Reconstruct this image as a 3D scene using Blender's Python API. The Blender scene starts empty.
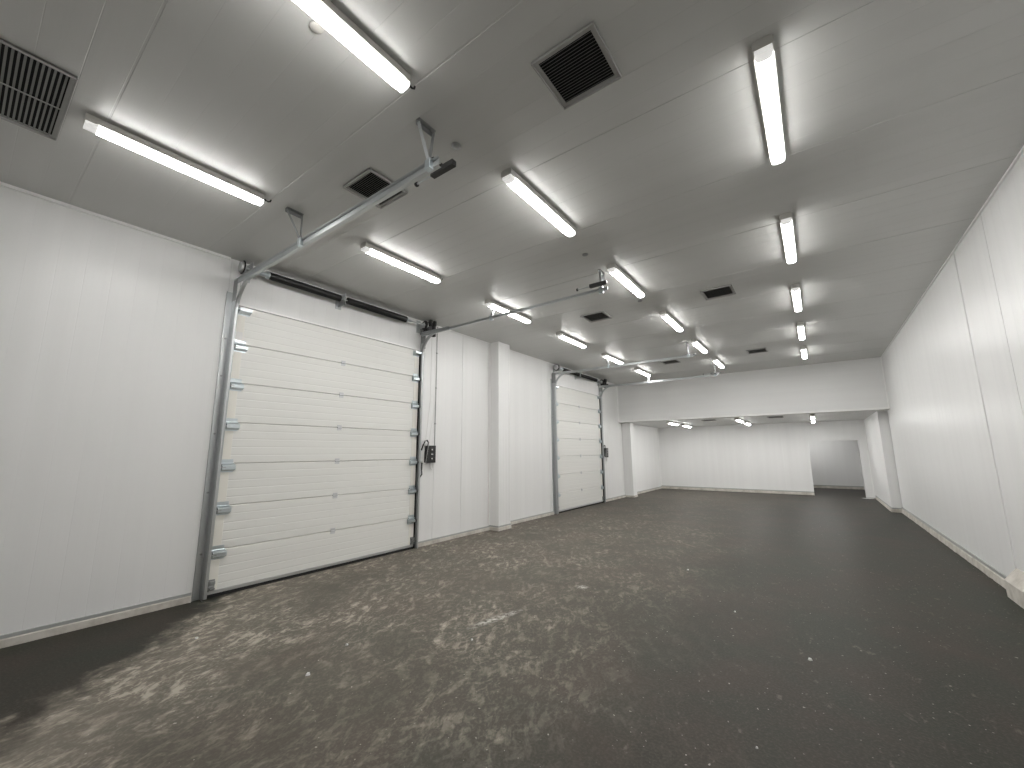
import bpy, bmesh, math, random
from mathutils import Vector, Matrix
random.seed(7)
SC = bpy.context.scene
COL = SC.collection
PI = math.pi

# ------------------------------------------------------------------ room measures (metres)
XL, XR = -5.918, 1.683            # long side walls
H = 4.177                         # main ceiling
YB, ZB, YE = 14.82, 2.744, 19.55  # bulkhead face, low soffit, end wall
Y0 = -2.2                         # wall behind the camera
XA = 1.47                         # side wall of the low annex

# ------------------------------------------------------------------ materials
def mat(name, col, rough=.5, metal=0., spec=.5, emit=None, estr=0.):
    m = bpy.data.materials.new(name); m.use_nodes = True
    b = m.node_tree.nodes['Principled BSDF']
    b.inputs['Base Color'].default_value = (*col, 1)
    b.inputs['Roughness'].default_value = rough
    b.inputs['Metallic'].default_value = metal
    b.inputs['Specular IOR Level'].default_value = spec
    if emit:
        b.inputs['Emission Color'].default_value = (*emit, 1)
        b.inputs['Emission Strength'].default_value = estr
    return m
class NT:
    def __init__(s, m): s.t = m.node_tree; s.b = s.t.nodes['Principled BSDF']
    def n(s, typ, **kw):
        x = s.t.nodes.new(typ)
        for k, v in kw.items():
            if k.startswith('_'): setattr(x, k[1:], v)
            else: x.inputs[k.replace('__', ' ')].default_value = v
        return x
    def l(s, a, b): s.t.links.new(a, b)
    def math(s, op, a, b=None, clamp=False):
        x = s.t.nodes.new('ShaderNodeMath'); x.operation = op; x.use_clamp = clamp
        for i, v in enumerate((a, b)):
            if v is None: continue
            if hasattr(v, 'links'): s.l(v, x.inputs[i])
            else: x.inputs[i].default_value = v
        return x.outputs[0]
    def ramp(s, f, stops):
        r = s.t.nodes.new('ShaderNodeValToRGB'); s.l(f, r.inputs[0])
        e = r.color_ramp.elements
        while len(e) < len(stops): e.new(.5)
        for q, (p, c) in zip(e, stops):
            q.position = p; q.color = (*c, 1) if isinstance(c, tuple) else (c, c, c, 1)
        return r.outputs[0]
    def noise(s, vec, scale, detail=2., rough=.5, dist=0.):
        x = s.n('ShaderNodeTexNoise', Scale=scale, Detail=detail, Roughness=rough, Distortion=dist)
        s.l(vec, x.inputs['Vector']); return x.outputs[0]
    def mapping(s, vec, scale=(1, 1, 1), rot=(0, 0, 0), loc=(0, 0, 0)):
        x = s.n('ShaderNodeMapping'); x.inputs['Scale'].default_value = scale
        x.inputs['Rotation'].default_value = rot; x.inputs['Location'].default_value = loc
        s.l(vec, x.inputs['Vector']); return x.outputs[0]
    def mix(s, f, a, b):
        x = s.t.nodes.new('ShaderNodeMix'); x.data_type = 'RGBA'
        for v, i in ((f, 0), (a, 6), (b, 7)):
            if hasattr(v, 'links'): s.l(v, x.inputs[i])
            elif isinstance(v, tuple): x.inputs[i].default_value = (*v, 1)
            else: x.inputs[i].default_value = v
        return x.outputs[2]

def panel_mat(name, col, rough, stretch, bump=.15, spec=.5):
    """coated sandwich panel: faint orange peel, streaked along the ribs"""
    m = mat(name, col, rough, spec=spec); g = NT(m)
    tc = g.n('ShaderNodeTexCoord').outputs['Object']
    a = g.noise(g.mapping(tc, stretch), 1., 3.)
    b = g.noise(tc, 160., 1.)
    c = g.noise(g.mapping(tc, tuple(v * .12 for v in stretch)), 1., 2.)
    h = g.math('ADD', g.math('MULTIPLY', a, 1.), g.math('MULTIPLY', b, .25))
    bp = g.n('ShaderNodeBump', Strength=bump, Distance=.003); g.l(h, bp.inputs['Height'])
    g.l(bp.outputs[0], g.b.inputs['Normal'])
    f = g.ramp(c, [(.3, .965), (.7, 1.)])
    g.l(g.mix(f, (0, 0, 0), col), g.b.inputs['Base Color'])
    return m
M_WALL = panel_mat('white_wall_panel', (.85, .85, .845), .34, (40, 40, 1.2))
M_BULK = panel_mat('white_bulkhead_panel', (.83, .83, .825), .40, (1.2, 40, 40))
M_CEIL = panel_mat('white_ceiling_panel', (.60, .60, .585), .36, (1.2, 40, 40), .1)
M_TRIM = mat('white_coated_trim', (.90, .90, .89), .28)
M_DOOR = panel_mat('cream_white_door_panel', (.83, .83, .80), .38, (1.0, 1.0, 40), .1)
M_STILE = mat('cream_end_stile', (.85, .835, .775), .4)
M_GALV = mat('galvanised_steel', (.56, .58, .59), .38, .85)
M_GALVD = mat('dull_galvanised_steel', (.36, .37, .37), .5, .8)
M_ZINC = mat('zinc_plated_steel', (.62, .68, .71), .3, .9)
M_ALU = mat('brushed_aluminium', (.66, .67, .68), .4, .8)
M_BLACK = mat('black_plastic', (.012, .012, .013), .5)
M_SPRING = mat('black_oiled_spring_steel', (.03, .03, .03), .42, .6)
M_DARK = mat('dark_grey_painted_steel', (.03, .03, .03), .5)
M_RUB = mat('black_rubber_seal', (.012, .012, .012), .7)
M_GREYP = mat('grey_plastic', (.36, .37, .36), .5)
M_HOUS = mat('pale_grey_fixture_housing', (.50, .49, .46), .5)
M_CLEAR = mat('pale_translucent_plastic', (.80, .80, .78), .3)
M_LENS = mat('glowing_translucent_end_cap', (.80, .80, .78), .3, emit=(1., .985, .955), estr=5.)
M_DIFF = mat('lit_diffuser', (.9, .9, .9), .4, emit=(1., .988, .962), estr=66.0)
M_ENDC = mat('clear_end_cap_by_the_tube_pins', (.75, .75, .73), .25, emit=(1., .988, .962), estr=.5)
M_SIDE = mat('lit_diffuser_side', (.9, .9, .9), .4, emit=(1., .988, .962), estr=23.0)
M_WHITE = mat('white_paper', (.82, .82, .80), .7)
M_VENT = mat('grey_vent_frame', (.42, .42, .41), .5)
M_LOUV = mat('dark_vent_louvre', (.20, .20, .19), .5)
M_VOID = mat('duct_shade_black', (.006, .006, .006), .9)
M_ICON = mat('white_button_print', (.7, .7, .7), .5)

def concrete_mat():
    m = mat('pale_concrete_kerb', (.5, .47, .42), .85); g = NT(m)
    tc = g.n('ShaderNodeTexCoord').outputs['Object']
    n1 = g.noise(tc, 5., 5., .65)
    g.l(g.ramp(n1, [(.3, (.40, .37, .33)), (.55, (.58, .55, .50)), (.75, (.66, .63, .58))]), g.b.inputs['Base Color'])
    return m
M_CONC = concrete_mat()

def floor_mat():
    """dark asphalt-coloured floor with dusty trowel scuffs near the doors"""
    m = mat('dark_dusty_floor', (.05, .05, .04), .6); g = NT(m)
    tc = g.n('ShaderNodeTexCoord').outputs['Object']
    sep = g.n('ShaderNodeSeparateXYZ'); g.l(tc, sep.inputs[0]); X, Y = sep.outputs[0], sep.outputs[1]
    tone = g.noise(tc, 1.1, 4., .6, .5)
    fine = g.noise(tc, 55., 3., .65)
    base = g.ramp(tone, [(.36, (.029, .0315, .024)), (.50, (.034, .0315, .0245)), (.64, (.042, .0335, .0265))])
    base = g.mix(g.math('MULTIPLY', g.math('SUBTRACT', fine, .46, True), 1.5), base, (.105, .094, .078))
    # where the dust lies: a band in front of the doors and the middle of the hall
    wob = g.math('MULTIPLY', g.math('SUBTRACT', g.noise(tc, .55, 3.), .5), 2.4)
    # clean strip beside the wall before the first door (edge runs from the door's near corner to the front)
    s = g.math('SUBTRACT', g.math('ADD', Y, 0.), g.math('ADD', g.math('MULTIPLY', g.math('ADD', X, 6.), -1.02), 2.34))
    edge = g.math('ADD', s, g.math('ADD', g.math('MULTIPLY', wob, .22), g.math('MULTIPLY', g.math('SUBTRACT', g.noise(tc, 5., 3., .6), .5), 1.1)))
    clean = g.ramp(g.math('ADD', g.math('MULTIPLY', edge, 1.25), .33), [(.2, 0.), (.8, 1.)])
    right = g.ramp(g.math('ADD', g.math('MULTIPLY', g.math('ADD', X, g.math('MULTIPLY', wob, .55)), -.20), .08), [(.0, .0), (.28, .10), (.50, .62), (.85, 1.)])
    near = g.ramp(g.math('MULTIPLY', edge, .25), [(.06, 1.15), (.42, .62)])
    mask = g.math('MULTIPLY', g.math('MULTIPLY', clean, near), right)
    far = g.ramp(g.math('MULTIPLY', Y, .05), [(.28, 1.), (.62, .45)])
    mask = g.math('MULTIPLY', mask, far)
    # trowel flecks in two directions
    wv = g.n('ShaderNodeTexNoise', Scale=1.3, Detail=2.); g.l(tc, wv.inputs['Vector'])
    va = g.n('ShaderNodeVectorMath', _operation='SCALE', Scale=.22); g.l(wv.outputs['Color'], va.inputs[0])
    vb = g.n('ShaderNodeVectorMath', _operation='ADD'); g.l(tc, vb.inputs[0]); g.l(va.outputs[0], vb.inputs[1])
    wc = vb.outputs[0]
    r1 = g.mapping(wc, (1, 1, 1), (0, 0, 1.02)); r2 = g.mapping(wc, (1, 1, 1), (0, 0, 1.75))
    f1 = g.noise(g.mapping(r1, (5.0, 11.5, 1)), 1., 4., .62, .3)
    f2 = g.noise(g.mapping(r2, (9., 18., 1), (0, 0, 0), (4, 2, 0)), 1., 3., .6, .3)
    f3 = g.noise(wc, 2.1, 4., .62, .4)
    f4 = g.noise(g.mapping(r1, (28., 44., 1)), 1., 2., .6)
    f5 = g.noise(g.mapping(wc, (.8, .8, 1), (0, 0, 0), (7, 3, 0)), 1., 2., .5)
    k1 = g.ramp(f1, [(.52, 0.), (.63, 1.)]); k2 = g.ramp(f2, [(.53, 0.), (.66, 1.)])
    k3 = g.ramp(f3, [(.40, .40), (.58, 1.)]); k4 = g.ramp(f4, [(.50, 0.), (.68, 1.)]); k5 = g.ramp(f5, [(.38, .45), (.58, 1.)])
    fleck = g.math('ADD', g.math('ADD', g.math('MULTIPLY', k1, .66), g.math('MULTIPLY', k2, .52)), g.math('MULTIPLY', k4, .36))
    fleck = g.math('MULTIPLY', g.math('MULTIPLY', fleck, k3), k5)
    fleck = g.math('ADD', fleck, g.math('MULTIPLY', k3, .10))
    dust = g.math('MULTIPLY', g.math('ADD', g.math('MULTIPLY', fleck, 1.25), .27), mask, True)
    sparse = g.math('MULTIPLY', g.ramp(g.math('MULTIPLY', k1, k2), [(.15, 0.), (.9, 1.)]), .20)
    dust = g.math('MAXIMUM', dust, g.math('MULTIPLY', sparse, clean))
    colr = g.mix(g.math('MULTIPLY', dust, .92), base, (.45, .405, .34))
    sp = g.ramp(g.noise(g.mapping(tc, (1, 1, 1), (0, 0, .6)), 34., 1., .5), [(.735, 0.), (.78, 1.)])      # sprinkled plaster grains
    colr = g.mix(g.math('MULTIPLY', g.math('MULTIPLY', sp, clean), .6), colr, (.55, .52, .46))
    # a few hard white scrapes of plaster
    for (cx, cy, ang, lx, ly) in ((-2.78, 3.50, .20, .07, .42), (-2.52, 4.88, .3, .10, .09)):
        mp = g.mapping(tc, (1 / lx, 1 / ly, 1), (0, 0, ang))
        # mapping: scale then rotate - use a rotated frame about the scrape instead
        d = g.n('ShaderNodeVectorMath', _operation='SUBTRACT'); g.l(tc, d.inputs[0]); d.inputs[1].default_value = (cx, cy, 0)
        r = g.n('ShaderNodeVectorRotate', _rotation_type='Z_AXIS', Angle=ang); g.l(d.outputs[0], r.inputs['Vector'])
        q = g.n('ShaderNodeVectorMath', _operation='MULTIPLY'); g.l(r.outputs[0], q.inputs[0]); q.inputs[1].default_value = (1 / lx, 1 / ly, 0)
        ln = g.n('ShaderNodeVectorMath', _operation='LENGTH'); g.l(q.outputs[0], ln.inputs[0])
        w = g.math('MULTIPLY', g.ramp(ln.outputs['Value'], [(.3, 1.), (1., 0.)]), g.ramp(g.noise(tc, 22., 3., .7), [(.42, 0.), (.62, 1.)]))
        colr = g.mix(g.math('MULTIPLY', w, .9), colr, (.64, .62, .57))
    g.l(colr, g.b.inputs['Base Color'])
    g.l(g.ramp(dust, [(0, .52), (.6, .8)]), g.b.inputs['Roughness'])
    g.b.inputs['Specular IOR Level'].default_value = .16
    bp = g.n('ShaderNodeBump', Strength=.25, Distance=.004)
    g.l(g.math('ADD', fine, g.math('MULTIPLY', f1, 1.2)), bp.inputs['Height']); g.l(bp.outputs[0], g.b.inputs['Normal'])
    return m
M_FLOOR = floor_mat()

# ------------------------------------------------------------------ mesh helpers (world coordinates)
class MB:
    def __init__(s): s.v = []; s.f = []; s.sm = []
    def add(s, vs, fs, smooth=False):
        o = len(s.v); s.v += [tuple(v) for v in vs]
        s.f += [tuple(i + o for i in f) for f in fs]; s.sm += [smooth] * len(fs); return s
    def box(s, x0, x1, y0, y1, z0, z1, c=0.):
        """box; c chamfers every edge"""
        x0, x1 = sorted((x0, x1)); y0, y1 = sorted((y0, y1)); z0, z1 = sorted((z0, z1))
        if c <= 0:
            vs = [(x, y, z) for x in (x0, x1) for y in (y0, y1) for z in (z0, z1)]
            return s.add(vs, [(0, 1, 3, 2), (4, 6, 7, 5), (0, 4, 5, 1), (2, 3, 7, 6), (0, 2, 6, 4), (1, 5, 7, 3)])
        bm = bmesh.new(); bmesh.ops.create_cube(bm, size=1)
        for v in bm.verts: v.co = ((x0 + x1) / 2 + v.co.x * (x1 - x0), (y0 + y1) / 2 + v.co.y * (y1 - y0), (z0 + z1) / 2 + v.co.z * (z1 - z0))
        bmesh.ops.bevel(bm, geom=bm.edges[:], offset=c, segments=2, affect='EDGES', profile=.5)
        bm.verts.index_update()
        s.add([v.co[:] for v in bm.verts], [[v.index for v in f.verts] for f in bm.faces]); bm.free(); return s
    def cyl(s, a, b, r, n=16, r2=None, cap=True):
        a, b = Vector(a), Vector(b); d = (b - a).normalized(); r2 = r if r2 is None else r2
        u = d.orthogonal().normalized(); w = d.cross(u)
        vs = [p + (u * math.cos(2 * PI * i / n) + w * math.sin(2 * PI * i / n)) * q for p, q in ((a, r), (b, r2)) for i in range(n)]
        s.add(vs, [(i, (i + 1) % n, n + (i + 1) % n, n + i) for i in range(n)], True)
        if cap: s.add(vs, [tuple(range(n))[::-1], tuple(range(n, 2 * n))])
        return s
    def lathe(s, o, ax, prof, n=20):
        """prof: (distance along ax, radius)"""
        o, d = Vector(o), Vector(ax).normalized(); u = d.orthogonal().normalized(); w = d.cross(u); k = len(prof)
        vs = [o + d * t + (u * math.cos(2 * PI * i / n) + w * math.sin(2 * PI * i / n)) * max(r, 1e-4) for t, r in prof for i in range(n)]
        s.add(vs, [(j * n + i, j * n + (i + 1) % n, (j + 1) * n + (i + 1) % n, (j + 1) * n + i) for j in range(k - 1) for i in range(n)], True)
        return s.add(vs, [tuple(range(n))[::-1], tuple(range((k - 1) * n, k * n))])
    def tube(s, pts, r, n=8):
        pts = [Vector(p) for p in pts]; rings = []
        t0 = (pts[1] - pts[0]).normalized(); u = t0.orthogonal().normalized()
        for i, p in enumerate(pts):
            t = ((pts[min(i + 1, len(pts) - 1)] - pts[max(i - 1, 0)])).normalized()
            u = (u - t * u.dot(t)).normalized(); w = t.cross(u)
            rings += [p + (u * math.cos(2 * PI * k / n) + w * math.sin(2 * PI * k / n)) * r for k in range(n)]
        m = len(pts)
        s.add(rings, [(j * n + i, j * n + (i + 1) % n, (j + 1) * n + (i + 1) % n, (j + 1) * n + i) for j in range(m - 1) for i in range(n)], True)
        return s.add(rings, [tuple(range(n))[::-1], tuple(range((m - 1) * n, m * n))])
    def prism(s, poly, f0, f1):
        """poly: list of 2D points; f0/f1 map a 2D point to 3D at each end"""
        n = len(poly); vs = [f0(p) for p in poly] + [f1(p) for p in poly]
        return s.add(vs, [(i, (i + 1) % n, n + (i + 1) % n, n + i) for i in range(n)] + [tuple(range(n))[::-1], tuple(range(n, 2 * n))])
    def bar(s, a, b, w, t, side=(0, 1, 0)):
        """flat strap from a to b, width w along side, thickness t"""
        a, b = Vector(a), Vector(b); d = (b - a).normalized(); q = Vector(side); q = (q - d * q.dot(d)).normalized(); p = d.cross(q)
        vs = [e + q * i * w / 2 + p * j * t / 2 for e in (a, b) for i, j in ((-1, -1), (1, -1), (1, 1), (-1, 1))]
        return s.add(vs, [(0, 1, 2, 3), (7, 6, 5, 4), (0, 4, 5, 1), (1, 5, 6, 2), (2, 6, 7, 3), (3, 7, 4, 0)])
    def sweep(s, path, prof, nrm):
        """profile (a along in-plane normal, b along world Y) swept along a path in an XZ plane; nrm per point"""
        n = len(prof); vs = []
        for p, q in zip(path, nrm):
            p = Vector(p); q = Vector(q)
            vs += [p + q * a + Vector((0, b, 0)) for a, b in prof]
        m = len(path)
        return s.add(vs, [(j * n + i, j * n + (i + 1) % n, (j + 1) * n + (i + 1) % n, (j + 1) * n + i) for j in range(m - 1) for i in range(n)] + [tuple(range(n))[::-1], tuple(range((m - 1) * n, m * n))])
    def build(s, name, m, parent=None, label=None):
        off = Vector((0, 0, 0)); p = parent
        while p is not None: off += p.location; p = p.parent
        me = bpy.data.meshes.new(name)
        me.from_pydata([tuple(Vector(v) - off) for v in s.v], [], s.f)
        for pl, q in zip(me.polygons, s.sm): pl.use_smooth = q
        bm = bmesh.new(); bm.from_mesh(me); bmesh.ops.recalc_face_normals(bm, faces=bm.faces); bm.to_mesh(me); bm.free()
        me.materials.append(m)
        o = bpy.data.objects.new(name, me); COL.objects.link(o)
        if parent is not None: o.parent = parent
        if label: o['label'] = label
        return o
def tag(o, label, cat, group=None, kind=None):
    o['label'] = label
    if cat: o['category'] = cat
    if group: o['group'] = group
    if kind: o['kind'] = kind
    return o
def thing(name, loc, label, cat, group=None, kind=None):
    o = bpy.data.objects.new(name, None); COL.objects.link(o); o.location = loc; o.empty_display_size = .1
    return tag(o, label, cat, group, kind)
def dup(root, shift, label, group=None):
    r = root.copy(); COL.objects.link(r); r.location = root.location + Vector(shift); r['label'] = label
    if group: r['group'] = group
    for ch in list(root.children):
        c = ch.copy(); COL.objects.link(c); c.parent = r
        for g in list(ch.children):
            d = g.copy(); COL.objects.link(d); d.parent = c
    return r
def struct(name, mb, m, label=None):
    o = mb.build(name, m); o['kind'] = 'structure'
    if label: o['label'] = label
    return o

# ------------------------------------------------------------------ shell
def rib_line(a0, a1, joints=(), pitch=.2, jw=.012, jd=.008, rw=.006, rd=.0007, jws={}):
    """depth profile along a wall: fine pressed ribs every pitch, open joints where listed"""
    ev = []
    k = math.ceil(a0 / pitch)
    while k * pitch < a1:
        c = k * pitch
        if a0 + .03 < c < a1 - .03 and all(abs(c - j) > .05 for j in joints): ev.append((c, rw, rd))
        k += 1
    for j in joints:
        if a0 + .03 < j < a1 - .03: ev.append((j, jws.get(j, jw), jd))
    pts = [(a0, 0)]
    for c, w, d in sorted(ev): pts += [(c - w / 2, 0), (c - w / 3, d), (c + w / 3, d), (c + w / 2, 0)]
    return pts + [(a1, 0)]
def ribbed(mb, prof, z0, z1, place, thick=.1):
    """prof (a, depth) extruded z0..z1; place(a, depth, z) -> world; back at thick"""
    poly = prof + [(prof[-1][0], thick), (prof[0][0], thick)]
    return mb.prism(poly, lambda p: place(p[0], p[1], z0), lambda p: place(p[0], p[1], z1))

D1A, D1B, DZ = 2.02, 5.02, 3.50     # opening of the first door; the second is SHIFT further on
SHIFT = 8.05
LJ = [1.875, 5.52, 6.28, 9.77, 13.55]
LJW = {5.52: .014, 1.875: .02, 9.77: .02}
wl = MB(); PLX = lambda a, d, z: (XL - d, a, z)
for a, b, z0, z1 in ((Y0, D1A, 0, H), (D1A, D1B, DZ, H), (D1B, D1A + SHIFT, 0, H), (D1A + SHIFT, D1B + SHIFT, DZ, H), (D1B + SHIFT, YB, 0, H), (YB, YE, 0, ZB)):
    ribbed(wl, rib_line(a, b, LJ, jws=LJW), z0, z1, PLX)
struct('wall_left', wl, M_WALL, 'long white panelled wall with the two overhead doors')
RJ = [6.28, 7.37]
wr = MB(); PRX = lambda a, d, z: (XR + d, a, z)
ribbed(wr, rib_line(Y0, YB + .5, RJ, jws={7.37: .06, 6.28: .014}, jd=.03), 0, H, PRX)
struct('wall_right', wr, M_WALL, 'long blank white panelled wall opposite the doors')
# annex side: pier and its wall, one plane
wa = MB()
ribbed(wa, rib_line(15.36, YE, [17.9], jd=.004), 0, ZB, lambda a, d, z: (XA + d, a, z), XR + .1 - XA)
struct('wall_right_annex', wa, M_WALL, 'white annex side wall standing proud of the long blank wall')
wb = MB(); wb.box(XL - .1, XR + .1, Y0 - .1, Y0, 0, H)
struct('wall_back', wb, M_WALL)
# end wall with the opening into the passage
OX0, OX1, OZ = -.25, 1.235, 2.02
we = MB(); PEY = lambda a, d, z: (a, YE + d, z)
ribbed(we, rib_line(XL - .1, OX0, [-4.7, -3.5, -2.3, -1.1], jd=.004), 0, ZB, PEY, .12)
ribbed(we, rib_line(OX0, OX1, []), OZ, ZB, PEY, .12)
ribbed(we, [(OX1, 0), (XR + .1, 0)], 0, ZB, PEY, .12)
struct('wall_end', we, M_WALL, 'white end wall of the low annex with a doorless opening')
YP = 23.5
wp = MB()
wp.box(-5.2, 1.6, YP, YP + .1, 0, 2.6).box(1.45, 1.55, YE + .12, YP, 0, 2.6).box(-5.3, -5.2, YE + .12, YP + .1, 0, 2.6)
struct('wall_passage', wp, M_WALL, 'white wall of the passage seen through the opening')
wpc = MB(); wpc.box(-5.2, 1.55, YE + .12, YP, 2.6, 2.7); struct('ceiling_passage', wpc, M_WALL)
# bulkhead over the annex mouth
bk = MB()
ribbed(bk, rib_line(ZB, H, [3.45], .24, rd=.0008, jd=.0015, jw=.006), XL, XR, lambda a, d, z: (z, YB + d, a), .1)
struct('wall_bulkhead', bk, M_BULK, 'deep white bulkhead hanging across the hall above the annex')
# ceilings: profile along Y, extruded across
CJ = [.4 + 1.195 * k for k in range(-2, 13)]
ce = MB()
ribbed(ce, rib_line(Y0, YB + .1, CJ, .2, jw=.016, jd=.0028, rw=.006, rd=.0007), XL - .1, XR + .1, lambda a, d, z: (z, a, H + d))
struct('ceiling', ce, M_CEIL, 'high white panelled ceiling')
ca = MB()
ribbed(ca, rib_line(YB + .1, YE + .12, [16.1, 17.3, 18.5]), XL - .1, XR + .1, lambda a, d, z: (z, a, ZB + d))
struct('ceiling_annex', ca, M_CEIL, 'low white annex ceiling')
fl = MB(); fl.box(XL - .3, XR + .3, Y0 - .1, YP + .1, -.1, 0)
struct('floor', fl, M_FLOOR, 'dark floor with dusty trowel scuffs')

# piers
PX, PY0, PY1 = XL + .265, 7.185, 7.605
p = MB(); ribbed(p, rib_line(PY0, PY1, [], .105, rd=.002), .0, H, lambda a, d, z: (PX - d, a, z), .265)
struct('wall_pier', p, M_WALL, 'white boxed pier between the two doors')
QX, QY0, QY1 = XL + .33, 15.12, 15.50
p = MB(); p.box(XL, QX, QY0, QY1, 0, ZB)
struct('wall_pier', p, M_WALL, 'white boxed pier at the annex mouth beside the far door')
# trims
def trim(k, x0, x1, y0, y1, z0, z1, m=M_TRIM):
    t = MB(); t.box(x0, x1, y0, y1, z0, z1); struct('trim_%d' % k, t, m)
trim(1, XL, XL + .028, Y0, D1A - .16, H - .03, H)
trim(2, XL, XL + .02, D1B + .1, PY0, H - .02, H)
trim(3, XL, XL + .02, PY1, YB, H - .02, H)
trim(4, XR - .02, XR, Y0, YB, H - .02, H)
trim(5, XL, XL + .03, YB - .03, YB, ZB, H)
trim(6, XR - .03, XR, YB - .03, YB, ZB, H)
trim(7, XL, XL + .03, PY0 - .03, PY0, .1, H - .02)
trim(8, PX, PX + .004, PY0, PY0 + .02, .1, H)
trim(9, PX, PX + .004, PY1 - .02, PY1, .1, H)
trim(10, XL, XR, YB - .012, YB, ZB, ZB + .05)
trim(11, XL, XL + .03, YE - .03, YE, .1, ZB)
trim(12, XA - .02, XA, YE - .03, YE, .1, ZB)
# concrete kerbs along the wall feet, ragged towards the floor
def kerb(name, path, out, h, d, label=None, rag=.004, chan=True):
    """path of (x, y); out = unit vector into the room"""
    mb = MB(); (ax, ay), (bx, by) = path; L = math.hypot(bx - ax, by - ay); n = max(2, int(L / .12)); rows = []
    for i in range(n + 1):
        t = i / n; x = ax + (bx - ax) * t; y = ay + (by - ay) * t; e = d + random.uniform(-rag, rag) + (random.uniform(0, .006) if random.random() < .12 else 0)
        rows.append([(x, y, 0), (x + out[0] * e, y + out[1] * e, 0), (x + out[0] * (e - .004), y + out[1] * (e - .004), h * .62), (x + out[0] * (d - .012), y + out[1] * (d - .012), h * .72), (x, y, h * .72)])
    vs = [v for r in rows for v in r]
    fs = [(i * 5 + j, i * 5 + (j + 1) % 5, (i + 1) * 5 + (j + 1) % 5, (i + 1) * 5 + j) for i in range(n) for j in range(5)] + [(4, 3, 2, 1, 0), tuple(n * 5 + j for j in range(5))]
    mb.add(vs, fs); o = struct(name, mb, M_CONC, label)
    if chan:   # folded sheet channel the panels stand in
        c = MB(); q = d - .012
        c.box(min(ax, bx, ax + out[0] * q, bx + out[0] * q), max(ax, bx, ax + out[0] * q, bx + out[0] * q), min(ay, by, ay + out[1] * q, by + out[1] * q), max(ay, by, ay + out[1] * q, by + out[1] * q), h * .72, h)
        k = c.build('panel_channel', M_GREYP, o)
    return o
kerb('baseboard_left', ((XL, Y0), (XL, D1A - .17)), (1, 0), .10, .035, 'pale concrete kerb under the long wall, in front of the near door')
kerb('baseboard_left', ((XL, D1B + .1), (XL, PY0)), (1, 0), .085, .035, 'pale concrete kerb between the near door and the pier')
kerb('baseboard_left', ((XL, PY1), (XL, D1A + SHIFT - .17)), (1, 0), .085, .035, 'pale concrete kerb between the pier and the far door')
kerb('baseboard_left', ((XL, D1B + SHIFT + .1), (XL, QY0)), (1, 0), .085, .035)
kerb('baseboard_left', ((XL, QY1), (XL, YE)), (1, 0), .09, .035)
kerb('baseboard_pier', ((PX, PY0 - .02), (PX, PY1 + .02)), (1, 0), .10, .02)
kerb('baseboard_pier', ((XL, PY0), (PX, PY0)), (0, -1), .10, .02)
kerb('baseboard_end', ((XL, YE), (OX0, YE)), (0, -1), .13, .03)
kerb('baseboard_passage', ((-5.2, YP), (1.45, YP)), (0, -1), .13, .03)
kerb('baseboard_right', ((XR, 7.36), (XR, 15.36)), (-1, 0), .15, .03, 'thin pale kerb along the blank wall')
tk = MB(); tk.prism([(XR + .02, 0), (1.575, 0), (1.572, .185), (1.585, .20), (XR, .325), (XR + .02, .325)], lambda q: (q[0], Y0, q[1]), lambda q: (q[0], 7.36, q[1]))
struct('baseboard_right', tk, M_CONC, 'thick stepped pale concrete kerb at the foot of the blank wall')
kerb('baseboard_annex', ((XA, 15.34), (XA, 19.2)), (-1, 0), .12, .02)
kerb('baseboard_annex', ((XA, 15.36), (XR, 15.36)), (0, -1), .12, .02)
kerb('baseboard_pier', ((QX, QY0), (QX, QY1)), (1, 0), .09, .02, chan=False)
kerb('baseboard_pier', ((XL, QY0), (QX, QY0)), (0, -1), .09, .02, chan=False)

# ------------------------------------------------------------------ overhead sectional door (built once, copied)
XF = XL + .03                       # inner face of the door leaf
PH = .506; NP = 7
DY0, DY1 = 1.99, 5.055
door = thing('door_1', (XL, (DY0 + DY1) / 2, 0), 'near white sectional overhead door with seven ribbed panels', 'door', None, 'structure')
for i in range(NP):
    z0 = .02 + i * PH if i else .045; z1 = .02 + (i + 1) * PH
    pr = [(z0, .020), (z0 + .004, .004), (z0 + .012, 0)]
    for j in range(1, 5):
        c = z0 + (z1 - z0) * j / 5; pr += [(c - .009, 0), (c - .003, .0018), (c + .003, .0018), (c + .009, 0)]
    pr += [(z1 - .012, 0), (z1 - .006, .004), (z1 - .002, .020)]
    mb = MB(); ribbed(mb, pr, DY0, DY1, lambda a, d, y: (XF - d, y, a), .045)
    pn = mb.build('panel', M_DOOR, door)
    for ya, yb in ((DY0 - .002, DY0 + .105), (DY1 - .105, DY1 + .002)):
        MB().box(XF - .046, XF + .003, ya, yb, z0 + .006, z1 - .006, .002).build('end_stile', M_STILE, pn)
MB().box(XF - .046, XF + .004, DY0 - .002, DY1 + .002, .035, .075).box(XF + .004, XF + .012, DY0, DY1, .06, .072).build('bottom_rail', M_ALU, door)
MB().box(XF - .045, XF + .012, DY0, DY1, .0, .036).build('bottom_seal', M_RUB, door)
zt = .02 + NP * PH
MB().box(XF - .046, XF + .012, DY0, DY1, zt + .002, zt + .03).build('top_seal', M_TRIM, door)
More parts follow.
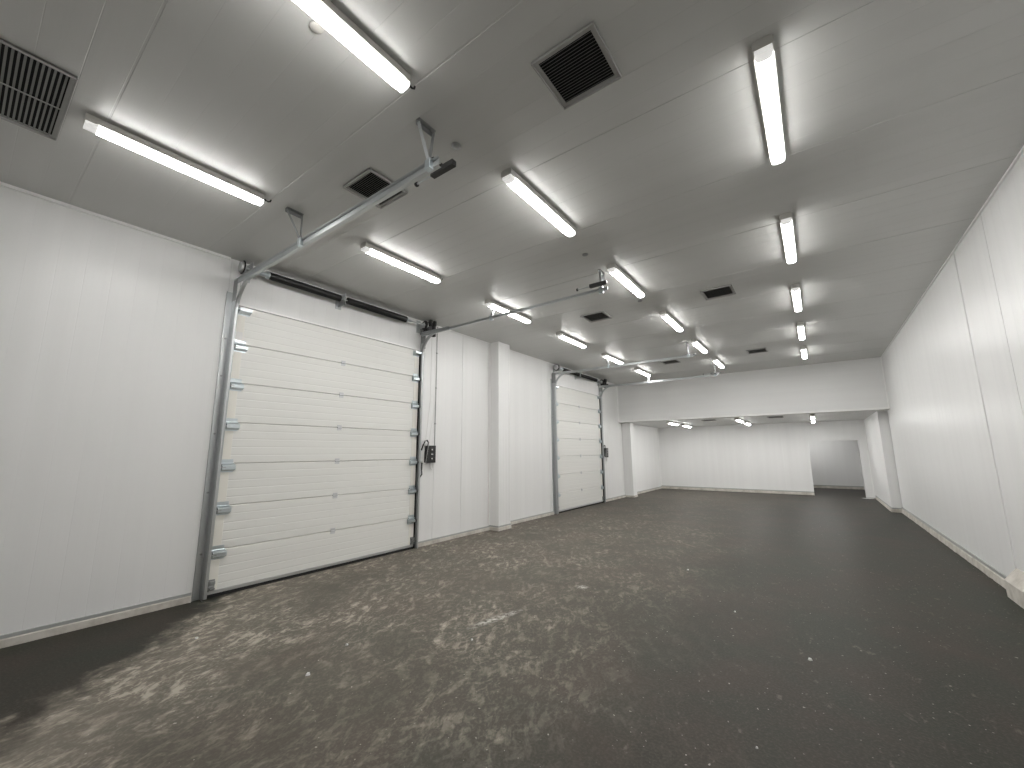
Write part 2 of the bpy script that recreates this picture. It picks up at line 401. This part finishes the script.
def side_hinge(z, s):
    """s=+1 hinge at the low-Y edge, -1 at the high-Y edge"""
    ye = DY0 if s > 0 else DY1; Y = lambda t: ye + s * t
    h = MB(); h.box(XF + .003, XF + .008, Y(.0), Y(.145), z - .105, z - .005).box(XF + .003, XF + .008, Y(.0), Y(.135), z + .004, z + .05)
    hat = [(.008, -.090), (.030, -.082), (.052, -.068), (.052, -.030), (.030, -.014), (.008, -.008)]
    h.prism([(XF + a, z + b) for a, b in hat], lambda q: (q[0], Y(.012), q[1]), lambda q: (q[0], Y(.155), q[1]))
    h.cyl((XF + .016, Y(.0), z), (XF + .016, Y(.14), z), .010, 10)
    o = h.build('side_hinge', M_ZINC, door)
    r = MB(); r.cyl((XF + .045, Y(.05), z - .049), (XF + .045, Y(-.028), z - .049), .008, 10)
    r.lathe((XF + .045, Y(-.012), z - .049), (0, -s, 0), [(0, .012), (.002, .021), (.018, .021), (.02, .012)], 14)
    r.build('roller', M_GALVD, o)
for s in (1, -1):
    for i in range(1, NP): side_hinge(.02 + i * PH, s)
    ye = DY0 if s > 0 else DY1; Y = lambda t: ye + s * t
    z = zt - .06                                                      # top roller carrier
    MB().box(XF + .003, XF + .010, Y(0), Y(.15), z - .06, z + .04).prism([(XF + .01, z + .04), (XF + .08, z + .02), (XF + .08, z - .02), (XF + .01, z - .05)], lambda q: (q[0], Y(.01), q[1]), lambda q: (q[0], Y(.15), q[1])).cyl((XF + .06, Y(.05), z), (XF + .06, Y(-.03), z), .01, 10).build('top_roller_bracket', M_ZINC, door)
    b = MB(); b.box(XF + .003, XF + .010, Y(0), Y(.075), .075, .20).box(XF + .01, XF + .06, Y(.0), Y(.006), .08, .19).box(XF + .01, XF + .05, Y(.02), Y(.07), .095, .105).box(XF + .01, XF + .045, Y(.015), Y(.07), .15, .185, .004)
    b.cyl((XF + .045, Y(.05), .13), (XF + .045, Y(-.03), .13), .009, 10).build('bottom_bracket', M_GALVD, door)
    MB().box(XF + .0035, XF + .0045, Y(.012), Y(.095), zt - PH + .06, zt - PH + .16).build('sticker', M_WHITE, door)
    # lifting cable beside the edge
ym = (DY0 + DY1) / 2
for i in range(1, NP):
    z = .02 + i * PH
    MB().box(XF + .001, XF + .005, ym - .035, ym + .035, z - .04, z - .006, .001).box(XF + .001, XF + .005, ym - .035, ym + .035, z + .006, z + .04, .001).cyl((XF + .009, ym - .038, z), (XF + .009, ym + .038, z), .009, 10).build('centre_hinge', M_ALU, door)
door2 = dup(door, (0, SHIFT, 0), 'far white sectional overhead door beside the annex'); door2.name = 'door_2'

# ------------------------------------------------------------------ door tracks
def make_track(s, label):
    """s=+1: track at the low-Y side of the door, s=-1: at the high-Y side. Y(t): t outward from the leaf edge"""
    ye = DY0 if s > 0 else DY1; Y = lambda t: ye - s * t
    t = thing('door_track', (XL, Y(.05), 0), label, 'door track', 'galvanised tracks of the overhead doors')
    top = 3.72
    MB().box(XL + .001, XL + .004, Y(.055), Y(.125), 0, top).box(XL + .001, XL + .10, Y(.051), Y(.055), 0, top).box(XL + .001, XL + .014, Y(.120), Y(.125), 0, top).build('wall_angle', M_GALV, t)
    for z in (3.1, 2.62, 1.9, 1.2, .5):
        MB().cyl((XL + .003, Y(.085), z), (XL + .014, Y(.085), z), .012, 8).build('bolt', M_GALVD, t)
    R = .40; xc = XF + .055; zr = 3.85 if s > 0 else 3.872
    path = [(xc, Y(.012), .012), (xc, Y(.012), zr - R)]; nrm = [(1, 0, 0), (1, 0, 0)]
    for k in range(1, 11):
        a = PI / 2 * k / 10
        path.append((xc + R - R * math.cos(a), Y(.012), zr - R + R * math.sin(a))); nrm.append((math.cos(a), 0, -math.sin(a)))
    path.append((-2.12, Y(.012), zr)); nrm.append((0, 0, -1))
    w = .021; th = .0035                # C profile opening towards the leaf
    prof = [(-w, -s * 0.012), (-w, -s * -.030 * -1)]
    C = [(-w, .0), (-w, .034), (w, .034), (w, .0), (w - .006, .0), (w - .006, .0 + .004), (w - th, .004), (w - th, .034 - th), (-w + th, .034 - th), (-w + th, .004), (-w + .006, .004), (-w + .006, 0)]
    MB().sweep(path, [(a, -s * b) for a, b in C], nrm).build('track_channel', M_GALV, t)
    # dark brush seal between the leaf and the vertical channel
    MB().box(XL + .004, XF + .028, Y(.006), Y(.011), .01, 3.5).build('edge_seal', M_RUB, t)
    # horizontal angle with the short upper track running back to the wall
    MB().box(XL + .03, -2.10, Y(.047), Y(.051), zr - .02, zr + .034).box(XL + .03, -2.10, Y(.051), Y(.075), zr + .030, zr + .034).build('horizontal_angle', M_GALV, t)
    MB().sweep([(XL + .01, Y(.012), zr + .036), (XL + .80, Y(.012), zr + .018)], [(a, -s * b) for a, b in C], [(0, 0, -1)] * 2).build('upper_track', M_GALV, t)
    MB().box(XL + .004, XL + .13, Y(.056), Y(.060), 3.60, 3.88).build('flag_bracket', M_GALVD, t)
    # ceiling hangers
    for hx, m1, m2 in ((-4.18, M_GALVD, M_GALVD), (-2.20, M_GALV, M_GALVD)):
        ya, yb = (Y(.235), Y(.06)) if hx < -3 else (Y(.19), Y(.02))
        h = MB(); h.box(hx - .02, hx + .02, ya, yb, H - .005, H - .001).box(hx - .02, hx - .016, ya, yb, H - .045, H - .001)
        h.cyl((hx, ya + s * .02, H - .012), (hx, ya + s * .02, H - .002), .012, 8).cyl((hx, yb - s * .02, H - .012), (hx, yb - s * .02, H - .002), .012, 8)
        o = h.build('hanger', M_GALVD, t)
        MB().bar((hx - .005, ya + s * .012, H - .02), (hx, Y(.058), zr + .01), .030, .005, (1, 0, 0)).build('strut', m1, o)
        MB().bar((hx + .005, yb - s * .012, H - .02), (hx, Y(.066), zr + .01), .030, .005, (1, 0, 0)).build('strut', m2, o)
        MB().box(hx - .03, hx + .03, Y(.085), Y(.040), zr - .035, zr + .05, .004).build('clamp', M_ZINC, o)
    # spring buffer at the end of the track, on the leaf side
    yb = Y(-.07); zb = zr + .045
    b = MB(); b.box(-2.31, -2.06, yb - .024, yb + .024, zb - .024, zb + .024, .004).box(-2.20, -2.17, min(yb, Y(.05)), max(yb, Y(.05)), zb + .023, zb + .029)
    o = b.build('spring_buffer', M_DARK, t)
    MB().cyl((-2.31, yb, zb), (-2.50, yb, zb), .009, 10).build('buffer_rod', M_GALV, o)
    MB().lathe((-2.49, yb, zb), (-1, 0, 0), [(0, .016), (.004, .022), (.018, .022), (.025, .015)], 14).build('buffer_pad', M_BLACK, o)
    return t
tA = make_track(1, 'galvanised track on the near edge of the near door, reaching out under the ceiling')
tB = make_track(-1, 'galvanised track on the near door edge beside the black operator')
dup(tA, (0, SHIFT, 0), 'galvanised track on the far door edge nearer the pier')
dup(tB, (0, SHIFT, 0), 'galvanised track on the far door edge beside the annex')

# ------------------------------------------------------------------ torsion spring shaft
SX, SZ = XL + .15, 4.045
t = thing('torsion_spring_shaft', (SX, (DY0 + DY1) / 2, SZ), 'long black torsion spring shaft above the near door', 'door spring shaft', 'spring shafts above the overhead doors')
MB().cyl((SX, 1.94, SZ), (SX, 5.20, SZ), .0125, 12).build('shaft', M_GALV, t)
def spring(y0, y1):
    n = int((y1 - y0) / .012); pr = []
    for i in range(n):
        y = i * (y1 - y0) / n; e = (y1 - y0) / n
        pr += [(y, .047), (y + e * .5, .054)]
    o = MB().lathe((SX, y0, SZ), (0, 1, 0), pr + [(y1 - y0, .047)], 16).build('spring', M_SPRING, t)
    for y, d in ((y0, -1),) if y0 < 3 else ((y1, 1),):
        MB().lathe((SX, y - d * .02, SZ), (0, d, 0), [(0, .035), (.02, .052), (.045, .052), (.05, .03), (.13, .028), (.135, .015)], 16).build('spring_cone', M_ZINC, o)
spring(2.28, 3.33); spring(3.45, 4.62)
for y in (1.955, 5.095):
    pr = [(0, .05), (.003, .072)]
    for i in range(4): pr += [(.006 + i * .006, .070), (.009 + i * .006, .075)]
    o = MB().lathe((SX, y - .028, SZ), (0, 1, 0), pr + [(.034, .05), (.05, .03)], 24).build('cable_drum', M_ALU, t)
    yf = y + .006 if y < 3 else y - .034
    MB().lathe((SX, yf, SZ), (0, 1, 0), [(0, .084), (.001, .090), (.005, .090), (.006, .084)], 28).build('drum_flange', M_DARK, o)  # drum rim's shadow put into the flange's dark colour
for y in (2.06, 5.04, 3.39):
    q = .55 if y > 5 else 1.; b = MB(); b.box(XL + .001, XL + .006, y - .05, y + .05, SZ - .13, SZ + .11).box(XL + .001, SX + .05 * q, y - .003, y + .003, SZ - .10 * q, SZ + .09 * q)
    b.lathe((SX, y - .016, SZ), (0, 1, 0), [(0, .026), (.004, .034), (.028, .034), (.032, .026)], 16).build('bearing_bracket', M_GALV, t)
for y in (1.960, 5.085):
    MB().cyl((SX + .085 * 0 + .0, y + (.0), SZ - .085), (XF + .05, y + (.015 if y < 3 else -.015), .18), .0018, 6).build('lifting_cable', M_GALVD, t)
dup(t, (0, SHIFT, 0), 'long black torsion spring shaft above the far door')

# ------------------------------------------------------------------ electric operator, control box, pull chain
t = thing('door_operator', (SX, 5.145, 4.0), 'black electric operator at the top corner of the near door', 'door motor', 'black operators on the overhead doors')
MB().box(SX - .07, SX + .07, 5.090, 5.195, 3.92, 4.11, .012).box(SX - .05, SX + .055, 5.083, 5.091, 3.95, 4.09).build('gearbox', M_BLACK, t)
pr = [(0, .03), (.006, .052), (.03, .055)]
for i in range(9): pr += [(.035 + i * .016, .058), (.043 + i * .016, .052)]
MB().lathe((SX + .03, 5.250, 3.86), (0, 0, 1), pr + [(.20, .056), (.25, .056), (.262, .04)], 18).build('motor_body', M_BLACK, t)
MB().lathe((SX + .13, 5.185, 3.93), (1, 0, 0), [(0, .02), (.004, .045), (.02, .048), (.035, .045), (.04, .02)], 22).box(SX + .06, SX + .14, 5.165, 5.205, 3.92, 3.95).build('chain_wheel', M_BLACK, t)
MB().box(SX + .055, SX + .12, 5.100, 5.160, 4.03, 4.15, .01).box(SX + .055, SX + .105, 5.215, 5.275, 4.06, 4.16, .01).build('limit_switch_box', M_BLACK, t)
MB().box(XL + .001, SX - .068, 5.095, 5.185, 3.95, 3.955).box(XL + .001, XL + .006, 5.085, 5.195, 3.90, 4.12).build('mounting_plate', M_GALVD, t)
dup(t, (0, SHIFT, 0), 'black electric operator at the top corner of the far door')

t = thing('pull_chain', (SX + .15, 5.185, 1.3), 'thin emergency pull chain hanging from the near operator', 'chain', 'pull chains of the door operators')
xs = SX + .15
pts = [(xs, 5.117, 3.93), (xs, 5.120, 2.6), (XL + .12, 5.135, 1.34), (XL + .12, 5.147, 1.27), (XL + .12, 5.165, 1.25), (XL + .12, 5.183, 1.27), (XL + .12, 5.190, 1.34), (xs, 5.247, 2.6), (xs, 5.253, 3.93)]
MB().tube(pts, .0025, 6).build('chain', M_CLEAR, t)
MB().box(XL + .06, XL + .125, 5.110, 5.140, 1.48, 1.50).box(XL + .0, XL + .07, 5.115, 5.135, 1.482, 1.498).build('chain_holder', M_CLEAR, t)
dup(t, (0, SHIFT, 0), 'thin emergency pull chain hanging from the far operator')

t = thing('control_box', (XL, 5.41, 1.48), 'black push-button control box on the wall beside the near door', 'control box', 'control boxes beside the overhead doors')
BX = XL + .10
MB().box(XL + .001, BX - .03, 5.275, 5.475, 1.475, 1.785, .008).box(BX - .034, BX, 5.27, 5.48, 1.47, 1.79, .01).build('box_body', M_BLACK, t)
for k, z in enumerate((1.715, 1.63, 1.545)):
    o = MB().lathe((BX - .002, 5.375, z), (1, 0, 0), [(0, .036), (.004, .036), (.008, .030), (.012, .028)], 20).build('button', M_DARK, t)
    i = MB(); xq = BX + .0102
    if k == 1: i.box(xq, xq + .001, 5.35, 5.40, z - .008, z + .008)
    else:
        d = 1 if k == 0 else -1
        i.prism([(5.375 - .022, z - d * .012), (5.375 + .022, z - d * .012), (5.375, z + d * .016)], lambda q: (xq, q[0], q[1]), lambda q: (xq + .001, q[0], q[1]))
    i.build('button_symbol', M_ICON, o)
MB().tube([(XL + .05, 5.32, 1.785), (XL + .055, 5.33, 1.84), (XL + .06, 5.29, 1.885), (XL + .06, 5.24, 1.87), (XL + .05, 5.205, 1.80), (XL + .03, 5.18, 1.70)], .013, 8).build('supply_cable', M_BLACK, t)
MB().tube([(XL + .05, 5.45, 1.475), (XL + .05, 5.455, 1.40), (XL + .05, 5.46, 1.35), (XL + .05, 5.42, 1.345), (XL + .05, 5.39, 1.38), (XL + .05, 5.385, 1.475)], .008, 8).build('looped_cable', M_CLEAR, t)
MB().tube([(XL + .03, 5.205, 1.50), (XL + .03, 5.20, 1.38), (XL + .03, 5.21, 1.27), (XL + .03, 5.17, 1.22)], .012, 8).build('black_pigtail_cable', M_BLACK, t)
dup(t, (0, SHIFT, 0), 'black control box on the wall beside the far door')
t = MB(); t.cyl((XL + .012, 5.525, 1.50), (XL + .012, 5.525, H - .001), .006, 8)
for z in (3.6, 2.9, 2.2): t.box(XL, XL + .024, 5.512, 5.538, z, z + .02)
tag(t.build('cable_conduit', M_GREYP), 'thin grey conduit down the wall beside the near control box', 'conduit')

# ------------------------------------------------------------------ fluorescent fixtures
FL = 1.24
def make_fixture(x, y, zc, label, group):
    f = thing('ceiling_light', (x, y, zc), label, 'ceiling light', group)
    hw = .057
    hp = [(-hw, -.062), (-hw, -.014), (-hw + .02, -.001), (hw - .02, -.001), (hw, -.014), (hw, -.062), (hw - .006, -.065), (-hw + .006, -.065)]
    MB().prism(hp, lambda q: (x + q[0], y, zc + q[1]), lambda q: (x + q[0], y + FL, zc + q[1])).build('housing', M_HOUS, f)
    dw = .049; n = 8
    dp = [(-dw, -.065), (-dw, -.083)] + [(-dw * math.cos(PI * k / n), -.083 - .020 * math.sin(PI * k / n)) for k in range(1, n)] + [(dw, -.083), (dw, -.065)]
    df = MB().prism(dp, lambda q: (x + q[0], y + .075, zc + q[1]), lambda q: (x + q[0], y + FL - .045, zc + q[1])).build('diffuser', M_DIFF, f)
    df.data.materials.append(M_SIDE)      # the cover's upright sides glow less than its underside
    for pl in df.data.polygons:
        if abs(pl.normal.x) > .72: pl.material_index = 1
    for a, b, mc in ((y + .003, y + .075, M_ENDC), (y + FL - .045, y + FL - .003, M_LENS)):
        MB().prism([(p_[0] * .99, -.065 + (p_[1] + .065) * .97) for p_ in dp], lambda q: (x + q[0], a, zc + q[1]), lambda q: (x + q[0], b, zc + q[1])).build('end_cap', mc, f)
    MB().cyl((x, y + FL, zc - .03), (x, y + FL + .03, zc - .03), .014, 10).tube([(x, y + FL + .03, zc - .03), (x, y + FL + .055, zc - .032), (x, y + FL + .075, zc - .02), (x, y + FL + .078, zc)], .007, 8).build('cable_gland', M_BLACK, f)
    return f
ORD = ['first', 'second', 'third', 'fourth', 'fifth', 'sixth']
LY = [.285, 2.66, 5.01, 7.36, 9.69, 12.03]
rows = ((-4.18, 'row nearest the overhead doors'), (-2.005, 'middle row of the ceiling'), (-.015, 'row nearest the blank wall'))
proto = None
for ri, (x, nm) in enumerate(rows):
    for k, y in enumerate(LY):
        if ri == 2 and k == 0: continue
        n = k if ri < 2 else k - 1
        lab = 'lit fluorescent fixture, %s from the camera in the %s' % (ORD[n], nm)
        g = 'fluorescent fixtures on the high ceiling'
        if proto is None: proto = make_fixture(x, y, H, lab, g); px, py = x, y
        else: dup(proto, (x - px, y - py, 0), lab, g)
for x, nm in ((-4.22, 'above the corner by the annex pier'), (-2.03, 'in the middle of the annex'), (-.01, 'before the passage opening')):
    for k, y in enumerate((15.2, 17.2)):
        dup(proto, (x - px, y - py, ZB - H), 'lit annex fixture, %s of the two %s' % (('nearer', 'farther')[k], nm), 'fluorescent fixtures on the annex ceiling')
dup(proto, (-.1 - px, 21.6 - py, 2.6 - H), 'unseen fixture added to brighten the passage behind the end wall', None)  # added fixture, hidden from view, brightens the passage wall
for o in COL.objects:
    if o.name.startswith('ceiling_light') and o.location.y > YE: del o['group']

# ------------------------------------------------------------------ ceiling vents
def make_vent(x0, x1, y0, y1, zc, label, group, pitch=.021, fr=.035, bar=None):
    v = thing('ceiling_vent', ((x0 + x1) / 2, (y0 + y1) / 2, zc), label, 'air vent', group)
    f = MB(); e = .006
    for a, b, c, d in ((x0, x1, y0, y0 + fr), (x0, x1, y1 - fr, y1), (x0, x0 + fr, y0 + fr, y1 - fr), (x1 - fr, x1, y0 + fr, y1 - fr)):
        f.box(a, b, c, d, zc - .008, zc - .0005)
    for a, b, c, d in ((x0, x1, y0, y0 + e), (x0, x1, y1 - e, y1), (x0, x0 + e, y0, y1), (x1 - e, x1, y0, y1)):
        f.box(a, b, c, d, zc - .022, zc - .0005)
    f.build('vent_frame', M_VENT, v)
    l = MB(); n = int((y1 - y0 - 2 * fr) / pitch)
    for i in range(n):
        y = y0 + fr + (i + .5) * (y1 - y0 - 2 * fr) / n; h = pitch * .30
        l.add([(x0 + fr, y - h, zc - .010), (x1 - fr, y - h, zc - .010), (x1 - fr, y + h * .6, zc - .002), (x0 + fr, y + h * .6, zc - .002), (x0 + fr, y - h, zc - .0115), (x1 - fr, y - h, zc - .0115), (x1 - fr, y + h * .6, zc - .0035), (x0 + fr, y + h * .6, zc - .0035)],
              [(0, 1, 2, 3), (7, 6, 5, 4), (0, 4, 5, 1), (3, 2, 6, 7), (0, 3, 7, 4), (1, 5, 6, 2)])
    l.build('louvre', M_LOUV, v)
    if bar:
        MB().box(bar - .006, bar + .006, y0 + fr, y1 - fr, zc - .014, zc - .009).build('cross_bar', M_VENT, v)
    MB().box(x0 + fr, x1 - fr, y0 + fr, y1 - fr, zc - .0015, zc - .0005).build('duct_shade_sheet', M_VOID, v)  # flat black sheet painted as the shade inside the duct
    return v
G = 'square ceiling vents'
vB = make_vent(-1.255, -.81, 1.94, 2.385, H, 'largest-looking dark square vent, with a pale rim, between middle and blank-wall lights', G)
make_vent(-3.40, -2.97, 1.912, 2.345, H, 'dark square vent in the ceiling beside the near door track', G, pitch=.019)
make_vent(-4.70, -3.78, -.62, .195, H, 'big double ceiling vent with a cross bar before the first light', None, pitch=.026, fr=.03, bar=-4.24)
V = Vector(vB.location)
for x, y, z, lab in ((-1.025, 7.01, H, 'dark square vent halfway down the hall, near the lights by the blank wall'),
                     (-3.10, 6.93, H, 'dark square vent halfway down the hall between door row and middle row of lights'),
                     (-.975, 11.87, H, 'dark square vent close to the bulkhead, near the lights by the blank wall'),
                     (-3.10, 11.85, H, 'dark square vent close to the bulkhead, near the door row of lights'),
                     (-2.95, 15.75, ZB, 'dark vent in the low annex ceiling left of the middle light pair'),
                     (-.98, 15.75, ZB, 'dark vent in the low annex ceiling right of the middle light pair')):
    dup(vB, Vector((x, y, z)) - V, lab, G)
# round suspension caps under the ceiling
for y, lab in ((.98, 'small grey round disc on the ceiling beside the first light of the middle row'), (2.18, 'small grey round disc on the ceiling beyond the end of the near door track'),
               (4.56, 'small grey round disc on the ceiling between the second and third middle lights'), (6.62, 'small grey round disc on the ceiling just past the third middle light')):
    tag(MB().lathe((-2.16, y, H - .0005), (0, 0, -1), [(0, .036), (.006, .040), (.012, .036), (.018, .02), (.02, .004)], 20).build('ceiling_disc', M_HOUS if y < 1 else M_GALVD), lab, 'cap', 'round caps on the ceiling')

# ------------------------------------------------------------------ crumbs on the floor
def chip(name, x, y, r, h, lab, seed, m=M_WHITE, sx=1.):
    rr = random.Random(seed); n = 8; mb = MB()
    ring = [(r * rr.uniform(.65, 1.1) * math.cos(2 * PI * i / n) * sx, r * rr.uniform(.65, 1.1) * math.sin(2 * PI * i / n)) for i in range(n)]
    vs = [(x + a, y + b, 0.0005) for a, b in ring] + [(x + a * .7, y + b * .7, h * rr.uniform(.8, 1.1)) for a, b in ring]
    mb.add(vs, [(i, (i + 1) % n, n + (i + 1) % n, n + i) for i in range(n)] + [tuple(range(n))[::-1], tuple(range(n, 2 * n))])
    return tag(mb.build(name, m), lab, 'debris', 'white crumbs on the floor' if name == 'plaster_crumb' else None)
for i, (x, y, r, lab) in enumerate(((-.218, 4.303, .016, 'brightest white plaster crumb, on the dark floor toward the blank wall'), (-.862, 5.073, .012, 'white plaster crumb on the dark floor beyond the brightest crumb'),
        (-4.72, 1.561, .016, 'white plaster crumb on the clean dark strip before the near door'), (-.445, 2.919, .008, 'tiny white crumb close to the camera on the dark floor'),
        (-2.659, 2.995, .012, 'white crumb just short of the white scrape'), (-1.643, 6.413, .014, 'white crumb on the floor toward the hall middle'),
        (-3.484, 2.287, .013, 'white crumb on the dusty floor near the near door'), (-3.276, 1.834, .020, 'larger pale crumb on the dusty floor, between near door and camera'))):
    chip('plaster_crumb', x, y, r, r * .8, lab, i)
chip('paper_scrap', 1.28, 19.25, .15, .008, 'pale flat scrap lying by the annex side wall', 40, M_WHITE, 1.4)

# ------------------------------------------------------------------ camera, world, view
f_px, yaw, pitch, roll = 409.5948, .6332267, .1659133, -.005911
F = Vector((-math.sin(yaw) * math.cos(pitch), math.cos(yaw) * math.cos(pitch), math.sin(pitch)))
r0 = Vector((math.cos(yaw), math.sin(yaw), 0)); u0 = r0.cross(F)
r = r0 * math.cos(roll) + u0 * math.sin(roll); u = -r0 * math.sin(roll) + u0 * math.cos(roll)
cam = bpy.data.cameras.new('camera'); co = bpy.data.objects.new('camera', cam); COL.objects.link(co)
cam.sensor_width = 36; cam.lens = 36 * f_px / 1024; cam.clip_start = .02; cam.clip_end = 200
co.matrix_world = Matrix(((r.x, u.x, -F.x, 0), (r.y, u.y, -F.y, 0), (r.z, u.z, -F.z, 1.65), (0, 0, 0, 1)))
SC.camera = co
w = bpy.data.worlds.new('world'); SC.world = w; w.use_nodes = True
w.node_tree.nodes['Background'].inputs[0].default_value = (0, 0, 0, 1)
SC.view_settings.view_transform = 'Standard'; SC.view_settings.look = 'None'
SC.view_settings.exposure = 0.; SC.view_settings.gamma = 1.; SC.view_settings.use_curve_mapping = False
SC.cycles.use_denoising = True
SC.cycles.max_bounces = 10; SC.cycles.diffuse_bounces = 6
SC.cycles.caustics_reflective = False; SC.cycles.caustics_refractive = False
SC.cycles.sample_clamp_indirect = 6.
